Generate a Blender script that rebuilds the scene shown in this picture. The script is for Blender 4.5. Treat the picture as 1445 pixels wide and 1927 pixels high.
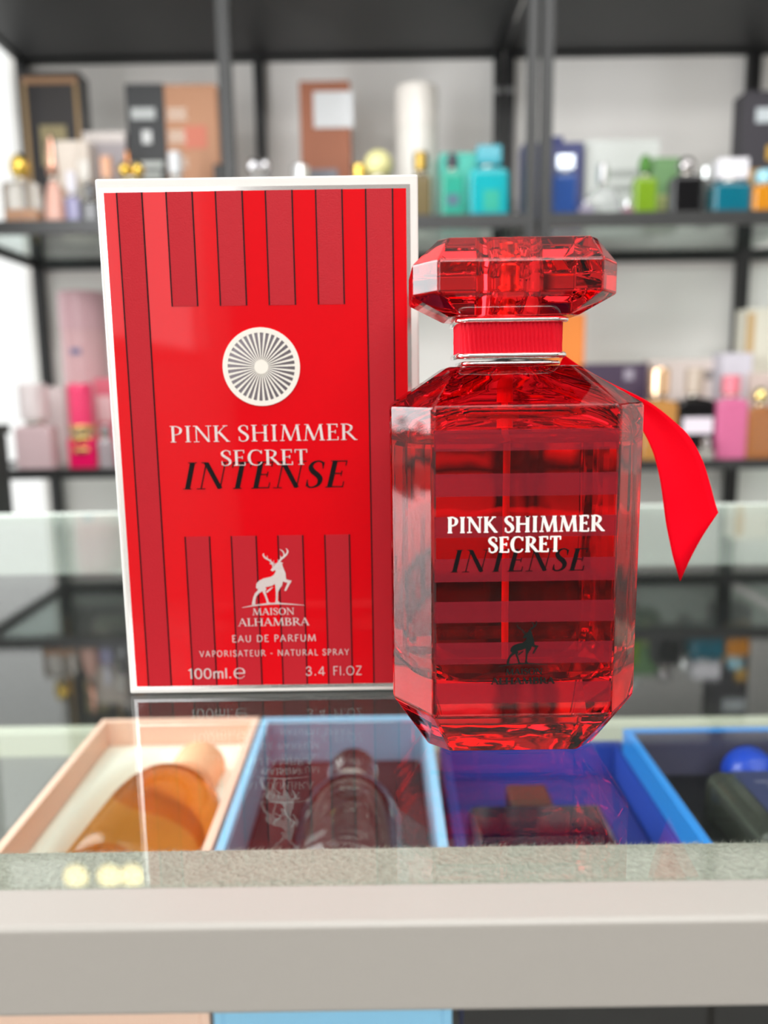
import bpy, bmesh, math, random
from mathutils import Vector, Matrix
from mathutils.geometry import tessellate_polygon
random.seed(7)
for o in list(bpy.data.objects): bpy.data.objects.remove(o)
S = bpy.context.scene
# ------------------------------------------------------------------ camera
F = 1480.0; TH = math.radians(9.2); RO = math.radians(.83); H = .0926     # counter glass top is z = 0
cd = bpy.data.cameras.new('camera'); cam = bpy.data.objects.new('camera', cd); S.collection.objects.link(cam)
cd.sensor_fit = 'VERTICAL'; cd.sensor_height = 36; cd.lens = F/1927*36
cd.clip_start = .01; cd.clip_end = 50
cam.location = (0, 0, H)
cam.matrix_world = Matrix.Translation((0, 0, H)) @ Matrix.Rotation(math.pi/2-TH, 4, 'X') @ Matrix.Rotation(-RO, 4, 'Z')
cd.dof.use_dof = True; cd.dof.focus_distance = .196; cd.dof.aperture_fstop = (cd.lens/1000)/.0030
S.camera = cam
S.view_settings.view_transform = 'Standard'; S.view_settings.look = 'None'
S.view_settings.gamma = 1; S.view_settings.exposure = 0.0; S.view_settings.use_curve_mapping = False
try:
    cy = S.cycles
    cy.max_bounces = 20; cy.transmission_bounces = 16; cy.transparent_max_bounces = 24; cy.glossy_bounces = 8; cy.diffuse_bounces = 4
    cy.sample_clamp_indirect = 8; cy.caustics_refractive = True; cy.caustics_reflective = True; cy.blur_glossy = .5
except Exception: pass
# ------------------------------------------------------------------ world and lights
w = bpy.data.worlds.new('world'); S.world = w; w.use_nodes = True
w.node_tree.nodes['Background'].inputs[0].default_value = (.96, .97, .95, 1)
w.node_tree.nodes['Background'].inputs[1].default_value = 1.15
def area(name, loc, rot, sx, sy, power, col=(1, 1, 1)):
    l = bpy.data.lights.new(name, 'AREA'); l.shape = 'RECTANGLE'; l.size = sx; l.size_y = sy; l.energy = power; l.color = col
    o = bpy.data.objects.new(name, l); S.collection.objects.link(o); o.location = loc; o.rotation_euler = rot
    return o
WX = -.757            # left wall
area('side_window_daylight', (WX-.05, .475, .25), (0, -math.pi/2, 0), 1.3, .75, 33, (.97, .98, 1))    # daylight through the tall window beside the case
area('rear_window_daylight', (WX-.05, -2.0, .8), (0, -math.pi/2, 0), 1.2, 2.0, 36, (.97, .98, 1))      # daylight through the window behind the camera
area('ceiling_panel_light', (.45, -.35, 1.68), (0, 0, 0), 2.0, 1.5, 16, (1, .99, .97))
area('rear_ceiling_fill_light', (.45, -2.3, 1.68), (0, 0, 0), 2.0, 1.5, 80, (1, .99, .97))                  # added rear ceiling light, brightens the wall behind the shelves
# ------------------------------------------------------------------ materials
def lin(c):
    if isinstance(c, str):
        c = tuple(int(c[i:i+2], 16)/255 for i in (0, 2, 4))
    return tuple(x/12.92 if x <= .04045 else ((x+.055)/1.055)**2.4 for x in c)+(1,)
MC = {}
def mat(name, col='808080', rough=.5, metal=0, trans=0, ior=1.5, coat=0, emit=0, bump=0, bscale=200, spec=.5, noise=0):
    if name in MC: return MC[name]
    m = bpy.data.materials.new(name); m.use_nodes = True; nt = m.node_tree; b = nt.nodes['Principled BSDF']
    c = lin(col)
    b.inputs['Base Color'].default_value = c; b.inputs['Roughness'].default_value = rough; b.inputs['Metallic'].default_value = metal
    b.inputs['Transmission Weight'].default_value = trans; b.inputs['IOR'].default_value = ior
    b.inputs['Coat Weight'].default_value = coat; b.inputs['Coat Roughness'].default_value = .04; b.inputs['Specular IOR Level'].default_value = spec
    if emit: b.inputs['Emission Color'].default_value = c; b.inputs['Emission Strength'].default_value = emit
    if bump or noise:
        tc = nt.nodes.new('ShaderNodeTexCoord'); n = nt.nodes.new('ShaderNodeTexNoise'); n.inputs['Scale'].default_value = bscale; n.inputs['Detail'].default_value = 4
        nt.links.new(tc.outputs['Object'], n.inputs['Vector'])
        if bump:
            bp = nt.nodes.new('ShaderNodeBump'); bp.inputs['Strength'].default_value = bump; bp.inputs['Distance'].default_value = .001
            nt.links.new(n.outputs['Fac'], bp.inputs['Height']); nt.links.new(bp.outputs['Normal'], b.inputs['Normal'])
        if noise:
            r = nt.nodes.new('ShaderNodeValToRGB'); r.color_ramp.elements[0].position = .3; r.color_ramp.elements[1].position = .7
            r.color_ramp.elements[0].color = tuple(x*(1-noise) for x in c[:3])+(1,); r.color_ramp.elements[1].color = c
            nt.links.new(n.outputs['Fac'], r.inputs['Fac']); nt.links.new(r.outputs['Color'], b.inputs['Base Color'])
    MC[name] = m
    return m
def thin_glass(name, tint=(1, 1, 1), ior=1.5):
    """pane glass: clear transmission plus the true Fresnel reflection on each face"""
    m = bpy.data.materials.new(name); m.use_nodes = True; nt = m.node_tree; nt.nodes.clear()
    out = nt.nodes.new('ShaderNodeOutputMaterial'); mx = nt.nodes.new('ShaderNodeMixShader'); tr = nt.nodes.new('ShaderNodeBsdfTransparent')
    gl = nt.nodes.new('ShaderNodeBsdfGlossy'); gl.inputs['Roughness'].default_value = 0; fr = nt.nodes.new('ShaderNodeFresnel'); g = nt.nodes.new('ShaderNodeNewGeometry')
    mp = nt.nodes.new('ShaderNodeMapRange'); mp.inputs['To Min'].default_value = ior; mp.inputs['To Max'].default_value = 1/ior
    nt.links.new(g.outputs['Backfacing'], mp.inputs['Value']); nt.links.new(mp.outputs['Result'], fr.inputs['IOR'])
    tr.inputs['Color'].default_value = tuple(tint)+(1,)
    nt.links.new(fr.outputs['Fac'], mx.inputs['Fac']); nt.links.new(tr.outputs[0], mx.inputs[1]); nt.links.new(gl.outputs[0], mx.inputs[2]); nt.links.new(mx.outputs[0], out.inputs[0])
    return m
def glass(name, col, ior=1.5, rough=0.0, bump=0, bscale=60):
    """solid glass: tinted refraction, untinted Fresnel reflection"""
    m = bpy.data.materials.new(name); m.use_nodes = True; nt = m.node_tree; nt.nodes.clear()
    out = nt.nodes.new('ShaderNodeOutputMaterial'); mx = nt.nodes.new('ShaderNodeMixShader'); fr = nt.nodes.new('ShaderNodeFresnel'); fr.inputs['IOR'].default_value = ior
    g = nt.nodes.new('ShaderNodeBsdfRefraction'); g.inputs['Color'].default_value = tuple(col)+(1,); g.inputs['IOR'].default_value = ior; g.inputs['Roughness'].default_value = rough
    gl = nt.nodes.new('ShaderNodeBsdfGlossy'); gl.inputs['Roughness'].default_value = rough
    nt.links.new(fr.outputs[0], mx.inputs[0]); nt.links.new(g.outputs[0], mx.inputs[1]); nt.links.new(gl.outputs[0], mx.inputs[2]); nt.links.new(mx.outputs[0], out.inputs[0])
    if bump:
        tc = nt.nodes.new('ShaderNodeTexCoord'); n = nt.nodes.new('ShaderNodeTexNoise'); n.inputs['Scale'].default_value = bscale
        bp = nt.nodes.new('ShaderNodeBump'); bp.inputs['Strength'].default_value = bump; bp.inputs['Distance'].default_value = .002
        nt.links.new(tc.outputs['Object'], n.inputs['Vector']); nt.links.new(n.outputs['Fac'], bp.inputs['Height'])
        for q in (g, gl, fr): nt.links.new(bp.outputs['Normal'], q.inputs['Normal'])
    return m
def film(name, col, alpha, rough=.35):
    """translucent printed lacquer"""
    m = bpy.data.materials.new(name); m.use_nodes = True; nt = m.node_tree; b = nt.nodes['Principled BSDF']; out = nt.nodes['Material Output']
    b.inputs['Base Color'].default_value = lin(col); b.inputs['Roughness'].default_value = rough
    t = nt.nodes.new('ShaderNodeBsdfTransparent'); mx = nt.nodes.new('ShaderNodeMixShader'); mx.inputs[0].default_value = alpha
    nt.links.new(t.outputs[0], mx.inputs[1]); nt.links.new(b.outputs[0], mx.inputs[2]); nt.links.new(mx.outputs[0], out.inputs[0])
    return m
# ------------------------------------------------------------------ mesh helpers
def link(name, bm, m, parent=None, smooth=False, bevel=0, seg=2, sub=0):
    me = bpy.data.meshes.new(name); bmesh.ops.recalc_face_normals(bm, faces=bm.faces[:]); bm.to_mesh(me); bm.free()
    o = bpy.data.objects.new(name, me); S.collection.objects.link(o)
    if m: me.materials.append(m)
    if parent: o.parent = parent
    if smooth:
        for p in me.polygons: p.use_smooth = True
    if bevel:
        b = o.modifiers.new('bevel', 'BEVEL'); b.width = bevel; b.segments = seg; b.limit_method = 'ANGLE'; b.angle_limit = math.radians(25)
    if sub:
        s = o.modifiers.new('sub', 'SUBSURF'); s.levels = sub; s.render_levels = sub
    return o
def box(bm, x0, x1, y0, y1, z0, z1):
    v = [bm.verts.new(p) for p in ((x0, y0, z0), (x1, y0, z0), (x1, y1, z0), (x0, y1, z0), (x0, y0, z1), (x1, y0, z1), (x1, y1, z1), (x0, y1, z1))]
    for f in ((0, 3, 2, 1), (4, 5, 6, 7), (0, 1, 5, 4), (1, 2, 6, 5), (2, 3, 7, 6), (3, 0, 4, 7)): bm.faces.new([v[i] for i in f])
def bx(*a):
    bm = bmesh.new(); box(bm, *a); return bm
def loft(secs, caps=True, bm=None):
    bm = bm or bmesh.new(); rows = [[bm.verts.new(p) for p in s] for s in secs]; n = len(rows[0])
    for a, b in zip(rows, rows[1:]):
        for i in range(n): bm.faces.new((a[i], a[(i+1) % n], b[(i+1) % n], b[i]))
    if caps: bm.faces.new(rows[0][::-1]); bm.faces.new(rows[-1])
    return bm
def octa(cx, cy, z, hx, hy, fx, fy):        # half sizes, half length of the flats
    return [(cx+a, cy+b, z) for a, b in ((-fx, -hy), (fx, -hy), (hx, -fy), (hx, fy), (fx, hy), (-fx, hy), (-hx, fy), (-hx, -fy))]
def rrect(cx, cy, z, hx, hy, r, n=6):
    r = min(r, hx*.999, hy*.999); out = []
    for sx, sy, a0 in ((1, -1, -90), (1, 1, 0), (-1, 1, 90), (-1, -1, 180)):
        for k in range(n+1):
            a = math.radians(a0+90*k/n); out.append((cx+sx*(hx-r)+r*math.cos(a), cy+sy*(hy-r)+r*math.sin(a), z))
    return out
def circ(cx, cy, z, r, n=32): return [(cx+r*math.cos(2*math.pi*i/n), cy+r*math.sin(2*math.pi*i/n), z) for i in range(n)]
def lathe(cx, cy, prof, n=32, bm=None): return loft([circ(cx, cy, z, max(r, 1e-5), n) for r, z in prof], True, bm)
def empty(name, loc, label, cat, group=None):
    o = bpy.data.objects.new(name, None); S.collection.objects.link(o); o.location = loc; o.empty_display_size = .01
    o['label'] = label; o['category'] = cat
    if group: o['group'] = group
    return o
def tag(o, label, cat, group=None):
    o['label'] = label; o['category'] = cat
    if group: o['group'] = group
    return o
def struct(name, bm, m, bevel=0):
    o = link(name, bm, m, None, False, bevel); o['kind'] = 'structure'; return o
def adopt(root):      # parts are modelled in world space, the empty sits at the base
    for c in root.children:
        if not c.get('_l'): c.matrix_parent_inverse = Matrix.Translation(-Vector(root.location))
def ray(px, py):
    dx = (px-722.5)/F; dy = -(py-963.5)/F
    x = dx*math.cos(RO)+dy*math.sin(RO); y = -dx*math.sin(RO)+dy*math.cos(RO)
    return Vector((x, math.cos(TH)+y*math.sin(TH), -math.sin(TH)+y*math.cos(TH)))
def at(px, py, Y): r = ray(px, py); return Vector((0, 0, H))+r*(Y/r.y)
def atz(px, py, z): r = ray(px, py); return Vector((0, 0, H))+r*((z-H)/r.z)
# ================================================================== room
M_wall = mat('wall_paint', 'f8f5f1', .9, bump=.2, bscale=300)
M_white_wall = mat('white_wall_paint', 'f4f4f2', .9, bump=.2, bscale=300)
M_dark = mat('dim_shop_wall', '6e6a67', .9)
struct('wall_back', bx(WX-.02, 3.0, 1.785, 1.93, -.95, 1.75), M_wall)
bm = bmesh.new()
box(bm, WX-.02, WX, 1.3, 1.785, -.95, -.85); box(bm, WX-.02, WX, 1.3, 1.785, 1.65, 1.75); box(bm, WX-.02, WX, .85, 1.3, -.95, 1.75); box(bm, WX-.02, WX, .1, .85, -.95, -.4); box(bm, WX-.02, WX, .1, .85, .9, 1.75); box(bm, WX-.02, WX, -1.0, .1, -.95, 1.75)
box(bm, WX-.02, WX, -3.0, -1.0, -.95, .2); box(bm, WX-.02, WX, -3.0, -1.0, 1.4, 1.75); box(bm, WX-.02, WX, -3.6, -3.0, -.95, 1.75)
struct('wall_left', bm, M_white_wall)
struct('wall_right', bx(3.0, 3.1, -3.6, 1.93, -.95, 1.75), M_wall)
struct('wall_rear', bx(WX-.02, 3.0, -3.7, -3.6, -.95, 1.75), M_dark)
struct('floor', bx(WX-.02, 3.1, -3.7, 1.93, -1.0, -.95), mat('floor_tile', '6b6762', .4, bump=.1))
struct('ceiling', bx(WX-.02, 3.1, -3.7, 1.93, 1.75, 1.8), mat('ceiling_paint', 'e8e8e6', .9))
M_wf = mat('window_frame', 'f0f0ee', .4)
bm = bmesh.new()
for y0, y1 in ((.1, .14), (.81, .85)): box(bm, WX-.015, WX+.005, y0, y1, -.4, .9)
for z0, z1 in ((-.4, -.36), (-.06, .04), (.86, .9)): box(bm, WX-.015, WX+.005, .14, .81, z0, z1)
struct('window_1', bm, M_wf)
bm = bmesh.new()
for y0, y1 in ((-3.0, -2.96), (-2.02, -1.98), (-1.04, -1.0)): box(bm, WX-.015, WX+.005, y0, y1, .2, 1.4)
for z0, z1 in ((.2, .24), (1.36, 1.4)): box(bm, WX-.015, WX+.005, -2.96, -1.04, z0, z1)
struct('window_2', bm, M_wf)
bm = bmesh.new()
for z0, z1 in ((-.85, -.81), (1.61, 1.65)): box(bm, WX-.015, WX+.005, 1.305, 1.784, z0, z1)
struct('window_3', bm, M_wf)
# ================================================================== display case
M_alu = mat('white_powder_coat', '97938d', .38, bump=.04, bscale=900)
case = empty('display_case', (0, .36, -.95), 'white framed glass display case the red perfume and its box stand on', 'display case')
XA, XB = -.74, .95
link('front_rail', bx(XA, XB, .1238, .1352, -.0178, 0), M_alu, case, bevel=.0011, seg=4)
link('rail_lip', bx(XA, XB, .1353, .1500, -.0178, -.0075), M_alu, case)
link('rear_rail', bx(XA, XB, .580, .592, -.046, .0), mat('pale_green_white_rail', 'c0c8c0', .5), case, bevel=.001)
M_pane = thin_glass('counter_glass', (.965, .985, .975))
link('glass_top', bx(XA, XB, .1354, .5796, -.004, 0), M_pane, case)
link('front_pane', bx(XA, XB, .1262, .1292, -.55, -.018), thin_glass('front_glass', (.97, .985, .98)), case)
link('floor_panel', bx(XA, XB, .14, .592, -.2, -.186), mat('case_floor', '6e6e6a', .6), case)
link('rear_panel', bx(XA, XB, .584, .590, -.186, -.046), mat('case_back', '141414', .5), case)
link('bottom_rail', bx(XA, XB, .568, .583, -.186, -.168), mat('bottom_rail_felt', 'c9ccb8', .8), case)
link('cabinet', bx(XA, XB, .14, .592, -.95, -.56), mat('case_cabinet', 'd0cecb', .5), case)
for x in (XA, XB-.012):
    link('corner_post', bx(x, x+.012, .1238, .1358, -.56, -.0179), M_alu, case); link('corner_post', bx(x, x+.012, .58, .592, -.56, -.0465), M_alu, case)
link('light_blocking_panel', bx(XA+.002, XA+.006, .136, .58, -.56, -.0045), M_alu, case)  # unseen opaque board, added to keep window light off the trays
# felt strip: pad with thousands of short fibres
M_felt = mat('felt_wool', 'a2a296', .95, bump=.8, bscale=900, noise=.25)
bm = bmesh.new(); box(bm, XA+.02, XB-.02, .1356, .1535, -.0075, -.0046)
for i in range(26000):
    edge = i < 9000
    x = random.uniform(-.095, .10) if edge else random.uniform(-.1, .105); y = random.gauss(.1536, .0003) if edge else random.uniform(.1362, .1535)
    z = random.uniform(-.0075, -.0046) if edge else -.0046
    a = random.uniform(-1.2, .2); l = random.uniform(.0006, .0017)
    d = Vector((math.cos(a)*.8, math.sin(a)*.6, random.uniform(.05, .3)))*l
    if edge: d.y = abs(d.y)+.0004
    q = Vector((x, y, z)); e = q+d; e.z = min(e.z, -.0041)
    wv = Vector((-d.y, d.x, 0)).normalized()*.00003
    bm.faces.new([bm.verts.new(p) for p in (q-wv, q+wv, e)])
link('felt_strip', bm, M_felt, case)
adopt(case)
# ================================================================== glyphs
def catmull(P, n=6):
    out = []
    for i in range(len(P)-1):
        a = P[max(i-1, 0)]; b = P[i]; c = P[i+1]; d = P[min(i+2, len(P)-1)]
        for k in range(n):
            t = k/n; out.append(tuple(.5*(2*b[j]+(c[j]-a[j])*t+(2*a[j]-5*b[j]+4*c[j]-d[j])*t*t+(3*b[j]-a[j]-3*c[j]+d[j])*t**3) for j in range(3)))
    out.append(P[-1]); return out
def L(x0, y0, x1, y1, k): return ('L', x0, y0, x1, y1, k)
def P_(*p): return ('P', p)
def s_(x, y, l=.13, r=.13): return ('s', x, y, l, r)
def tk(x, y0, y1): return ('k', x, y0, y1)        # small end tick
G = {
 'I': (.40, [L(.2, 0, .2, 1, 1), s_(.2, 0), s_(.2, 1)]),
 'P': (.62, [L(.17, 0, .17, 1, 1), P_((.17, .975, .05), (.34, .97, .06), (.5, .86, .11), (.53, .72, .14), (.48, .56, .10), (.34, .47, .05), (.17, .47, .05)), s_(.17, 0), s_(.15, 1, .11, 0)]),
 'N': (.86, [L(.15, 0, .15, 1, 0), L(.15, 1, .72, 0, 1), L(.72, 0, .72, 1, 0), s_(.15, 0), s_(.14, 1, .13, .02), s_(.72, 1)]),
 'K': (.72, [L(.17, 0, .17, 1, 1), L(.19, .47, .60, 1, 0), L(.30, .6, .70, 0, 1), s_(.17, 0), s_(.17, 1), s_(.60, 1, .12, .1), s_(.70, 0, .08, .1)]),
 'S': (.56, [P_((.46, .78, .03), (.42, .93, .05), (.28, .985, .05), (.14, .91, .09), (.10, .76, .13), (.20, .60, .15), (.36, .46, .15), (.46, .30, .14), (.43, .11, .10), (.28, .015, .05), (.14, .05, .05), (.08, .24, .03)), tk(.47, .70, .95), tk(.08, .05, .30)]),
 'H': (.86, [L(.17, 0, .17, 1, 1), L(.69, 0, .69, 1, 1), L(.17, .52, .69, .52, 0), s_(.17, 0), s_(.17, 1), s_(.69, 0), s_(.69, 1)]),
 'M': (1.04, [L(.13, 0, .22, 1, 0), L(.22, 1, .52, .02, 1), L(.52, .02, .82, 1, 0), L(.82, 1, .91, 0, 1), s_(.13, 0, .11, .11), s_(.91, 0, .13, .12), s_(.21, 1, .12, 0), s_(.83, 1, 0, .12)]),
 'E': (.62, [L(.17, 0, .17, 1, 1), L(.17, .975, .52, .975, 0), L(.17, .52, .44, .52, 0), L(.17, .025, .55, .025, 0), tk(.52, .80, 1), tk(.44, .42, .62), tk(.56, 0, .22), s_(.15, 0, .11, 0), s_(.15, 1, .11, 0)]),
 'F': (.58, [L(.17, 0, .17, 1, 1), L(.17, .975, .52, .975, 0), L(.17, .52, .44, .52, 0), s_(.17, 0), s_(.15, 1, .11, 0)]),
 'R': (.72, [L(.17, 0, .17, 1, 1), P_((.17, .975, .05), (.34, .97, .06), (.5, .87, .11), (.52, .74, .14), (.46, .59, .10), (.34, .50, .05), (.17, .50, .05)), L(.32, .52, .69, 0, 1), s_(.17, 0), s_(.15, 1, .11, 0), s_(.68, 0, .03, .12)]),
 'C': (.78, [P_((.68, .78, .03), (.60, .93, .05), (.43, .985, .05), (.22, .89, .11), (.11, .52, .15), (.2, .14, .11), (.42, .015, .05), (.60, .06, .05), (.70, .22, .03)), tk(.69, .74, .97)]),
 'T': (.64, [L(.32, 0, .32, 1, 1), L(.05, .975, .59, .975, 0), tk(.05, .78, 1), tk(.59, .78, 1), s_(.32, 0)]),
 'A': (.78, [L(.09, 0, .38, 1, 0), L(.38, 1, .68, 0, 1), L(.19, .35, .57, .35, 0), s_(.09, 0, .1, .12), s_(.68, 0, .12, .1)]),
 'O': (.86, [P_((.43, .985, .05), (.21, .87, .11), (.11, .5, .15), (.21, .13, .11), (.43, .015, .05), (.65, .13, .11), (.75, .5, .15), (.65, .87, .11), (.43, .985, .05))]),
 'L': (.60, [L(.17, 0, .17, 1, 1), L(.17, .025, .53, .025, 0), tk(.54, 0, .22), s_(.17, 1), s_(.15, 0, .11, 0)]),
 'B': (.68, [L(.17, 0, .17, 1, 1), P_((.17, .975, .05), (.34, .97, .06), (.48, .87, .11), (.49, .74, .14), (.43, .60, .10), (.30, .53, .05), (.17, .53, .05)), P_((.3, .53, .05), (.47, .46, .10), (.57, .28, .15), (.49, .08, .10), (.33, .025, .05), (.17, .025, .05)), s_(.15, 0, .11, 0), s_(.15, 1, .11, 0)]),
 'D': (.80, [L(.17, 0, .17, 1, 1), P_((.17, .975, .05), (.36, .97, .06), (.6, .84, .12), (.68, .5, .15), (.6, .16, .12), (.36, .03, .05), (.17, .025, .05))]),
 'U': (.76, [P_((.15, 1, .14), (.15, .6, .14), (.16, .25, .13), (.26, .06, .07), (.38, .015, .05), (.50, .06, .07), (.60, .25, .1), (.61, .6, .1), (.61, 1, .1))]),
 'V': (.72, [L(.07, 1, .36, 0, 1), L(.36, 0, .65, 1, 0)]),
 'Y': (.68, [L(.06, 1, .34, .48, 1), L(.62, 1, .34, .48, 0), L(.34, 0, .34, .48, 1)]),
 'Z': (.64, [L(.08, .97, .55, .97, 0), L(.55, .97, .08, .03, 1), L(.08, .03, .57, .03, 0)]),
 '1': (.45, [L(.27, 0, .27, 1, 1), L(.27, .97, .1, .80, 0)]),
 '0': (.66, [P_((.33, .985, .05), (.16, .85, .11), (.10, .5, .14), (.16, .15, .11), (.33, .015, .05), (.50, .15, .11), (.56, .5, .14), (.50, .85, .11), (.33, .985, .05))]),
 '3': (.62, [P_((.10, .78, .1), (.16, .93, .1), (.30, .985, .1), (.45, .88, .1), (.46, .70, .1), (.36, .55, .1), (.24, .53, .1)), P_((.24, .53, .1), (.43, .47, .1), (.52, .27, .1), (.44, .08, .1), (.28, .015, .1), (.12, .08, .1), (.08, .24, .1))]),
 '4': (.66, [L(.44, 0, .44, 1, 1), L(.44, 1, .06, .27, 0), L(.06, .25, .6, .25, 0)]),
 'm': (.86, [L(.12, 0, .12, .68, 1), P_((.12, .45, .1), (.2, .63, .1), (.31, .67, .1), (.42, .6, .1), (.43, .4, .1), (.43, 0, .1)), P_((.43, .45, .1), (.51, .63, .1), (.62, .67, .1), (.73, .6, .1), (.74, .4, .1), (.74, 0, .1))]),
 'l': (.26, [L(.13, 0, .13, 1, 1)]),
 'e': (1.0, [P_((.90, .22, .06), (.75, .03, .07), (.50, -.06, .09), (.2, .08, .15), (.08, .5, .18), (.2, .9, .15), (.5, 1.06, .09), (.78, .95, .13), (.90, .70, .16), (.91, .53, .12)), L(.1, .5, .95, .5, 1)]),
 '.': (.26, [L(.13, 0, .13, .13, 1)]), '-': (.5, [L(.12, .42, .38, .42, 0)]), ' ': (.36, []),
}
def ribbon2d(pts):
    out = []
    for i, (x, y, wd) in enumerate(pts):
        a = pts[max(i-1, 0)]; b = pts[min(i+1, len(pts)-1)]; dx, dy = b[0]-a[0], b[1]-a[1]; l = math.hypot(dx, dy) or 1
        nx, ny = -dy/l*wd/2, dx/l*wd/2; out.append(((x+nx, y+ny), (x-nx, y-ny)))
    return [(out[i][0], out[i+1][0], out[i+1][1], out[i][1]) for i in range(len(out)-1)]
def text_quads(txt, serif, T, t, slant=0, track=0):
    Q = []; x0 = 0
    for ch in txt:
        adv, st = G[ch]
        for s in st:
            q = []
            if s[0] == 'L':
                _, a, b, c, d, k = s; wd = T if (k or not serif) else t
                q = ribbon2d([(a, b, wd), (c, d, wd)])
                if a != c and b != d:      # trim diagonals to the cap band
                    q = [tuple((px, min(max(py, 0), 1)) for px, py in f) for f in q]
            elif s[0] == 'P':
                p = catmull(list(s[1])); q = ribbon2d([(x, y, (wd*T/.14*1.0 if wd > .06 else max(t, wd*T/.14)) if serif else T) for x, y, wd in p])
            elif s[0] == 's' and serif:
                _, x, y, l, r = s; h = t*.8; y0 = 0 if y == 0 else 1-h
                q = [((x-l, y0), (x+r, y0), (x+r, y0+h), (x-l, y0+h))]
            elif s[0] == 'k' and serif:
                _, x, a, b = s; q = [((x-t*.45, a), (x+t*.45, a), (x+t*.45, b), (x-t*.45, b))]
            for f in q: Q.append([(x0+px+slant*py, py) for px, py in f])
        x0 += adv+track
    return Q
def prism(bm, poly, y, th):       # poly in x,z ; front at y, thickness to the back
    area2 = sum(poly[i][0]*poly[(i+1) % len(poly)][1]-poly[(i+1) % len(poly)][0]*poly[i][1] for i in range(len(poly)))
    if abs(area2) < 1e-14: return
    if area2 < 0: poly = poly[::-1]
    a = [bm.verts.new((px, y, pz)) for px, pz in poly]; b = [bm.verts.new((px, y+th, pz)) for px, pz in poly]; n = len(a)
    bm.faces.new(a)
    for i in range(n): bm.faces.new((a[i], b[i], b[(i+1) % n], a[(i+1) % n]))
    return
def lettering(name, txt, x0, x1, z0, z1, y, th, m, parent, serif=True, T=.14, t=.05, slant=0, track=0, label=None):
    Q = text_quads(txt, serif, T, t, slant, track)
    lo = min(p[0] for f in Q for p in f); hi = max(p[0] for f in Q for p in f); sx = (x1-x0)/(hi-lo)
    bm = bmesh.new()
    for k, f in enumerate(Q): prism(bm, [(x0+(px-lo)*sx, z0+pz*(z1-z0)) for px, pz in f], y-(k % 5)*th*.04, th)
    me = bpy.data.meshes.new(name); bm.to_mesh(me); bm.free(); me.materials.append(m)
    o = bpy.data.objects.new(name, me); S.collection.objects.link(o); o.parent = parent
    if label: o['label'] = label
    return o
STAG = [(655, 570), (690, 520), (735, 470), (790, 425), (840, 430), (850, 475), (870, 540), (900, 620), (905, 700), (915, 735), (1000, 755), (950, 840), (900, 930), (870, 925), (885, 890), (930, 790), (875, 775), (855, 760),
        (835, 840), (800, 880), (765, 950), (755, 1100), (790, 1135), (710, 1132), (722, 1080), (728, 950), (725, 880), (720, 805), (660, 840), (560, 860), (520, 915), (450, 960), (395, 1020), (375, 1100), (375, 1160), (315, 1165),
        (325, 1110), (345, 1030), (375, 965), (425, 915), (440, 850), (425, 895), (398, 870), (405, 800), (450, 750), (530, 710), (650, 685), (705, 650), (740, 590), (730, 565), (690, 590)]
STAG_STROKES = [[(700, 460, 26), (640, 400, 22), (575, 360, 26), (540, 310, 22), (552, 278, 8)], [(600, 378, 14), (606, 345, 10), (603, 318, 4)], [(662, 415, 12), (664, 395, 8), (660, 378, 4)], [(706, 440, 12), (710, 420, 8), (708, 402, 4)],
                [(790, 430, 30), (850, 370, 32), (920, 310, 30), (950, 250, 26), (925, 200, 8)], [(885, 330, 16), (885, 280, 22), (855, 235, 16), (818, 215, 5)], [(830, 375, 16), (830, 345, 12), (820, 320, 4)], [(785, 425, 14), (784, 410, 8), (778, 390, 4)],
                [(700, 465, 30), (665, 460, 20), (642, 448, 8)], [(820, 450, 26), (850, 455, 16), (862, 440, 6)], [(690, 510, 18), (700, 480, 18), (735, 455, 14)],
                [(560, 880, 36), (530, 930, 44), (550, 1000, 34), (575, 1080, 30), (590, 1140, 34), (625, 1132, 16)], [(680, 862, 8), (630, 900, 26), (570, 950, 26)],
                [(150, 1210, 5), (400, 1170, 22), (700, 1148, 26), (950, 1160, 18), (1200, 1183, 5)]]
def stag(name, x0, z0, sc, y, th, m, parent, label=None):       # unit of the tracing -> metres ; (x0, z0) is the point (150,1210)
    bm = bmesh.new(); f = lambda p: (x0+(p[0]-150)*sc, z0+(1210-p[1])*sc)
    poly = [f(p) for p in STAG]; n = len(poly)
    va = [bm.verts.new((px, y, pz)) for px, pz in poly]; vb = [bm.verts.new((px, y+th, pz)) for px, pz in poly]
    for t3 in tessellate_polygon([[Vector((px, pz, 0)) for px, pz in poly]]):
        bm.faces.new([va[i] for i in t3])
    for i in range(n): bm.faces.new((va[i], vb[i], vb[(i+1) % n], va[(i+1) % n]))
    bmesh.ops.recalc_face_normals(bm, faces=bm.faces[:])
    for k, st in enumerate(STAG_STROKES):
        for q in ribbon2d(catmull([tuple(map(float, p)) for p in st])): prism(bm, [f(p) for p in q], y-.000008*(1+k % 3), th)
    bmesh.ops.triangulate(bm, faces=[g for g in bm.faces if len(g.verts) > 4])
    me = bpy.data.meshes.new(name); bm.to_mesh(me); bm.free(); me.materials.append(m)
    o = bpy.data.objects.new(name, me); S.collection.objects.link(o); o.parent = parent
    if label: o['label'] = label
    return o
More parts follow.
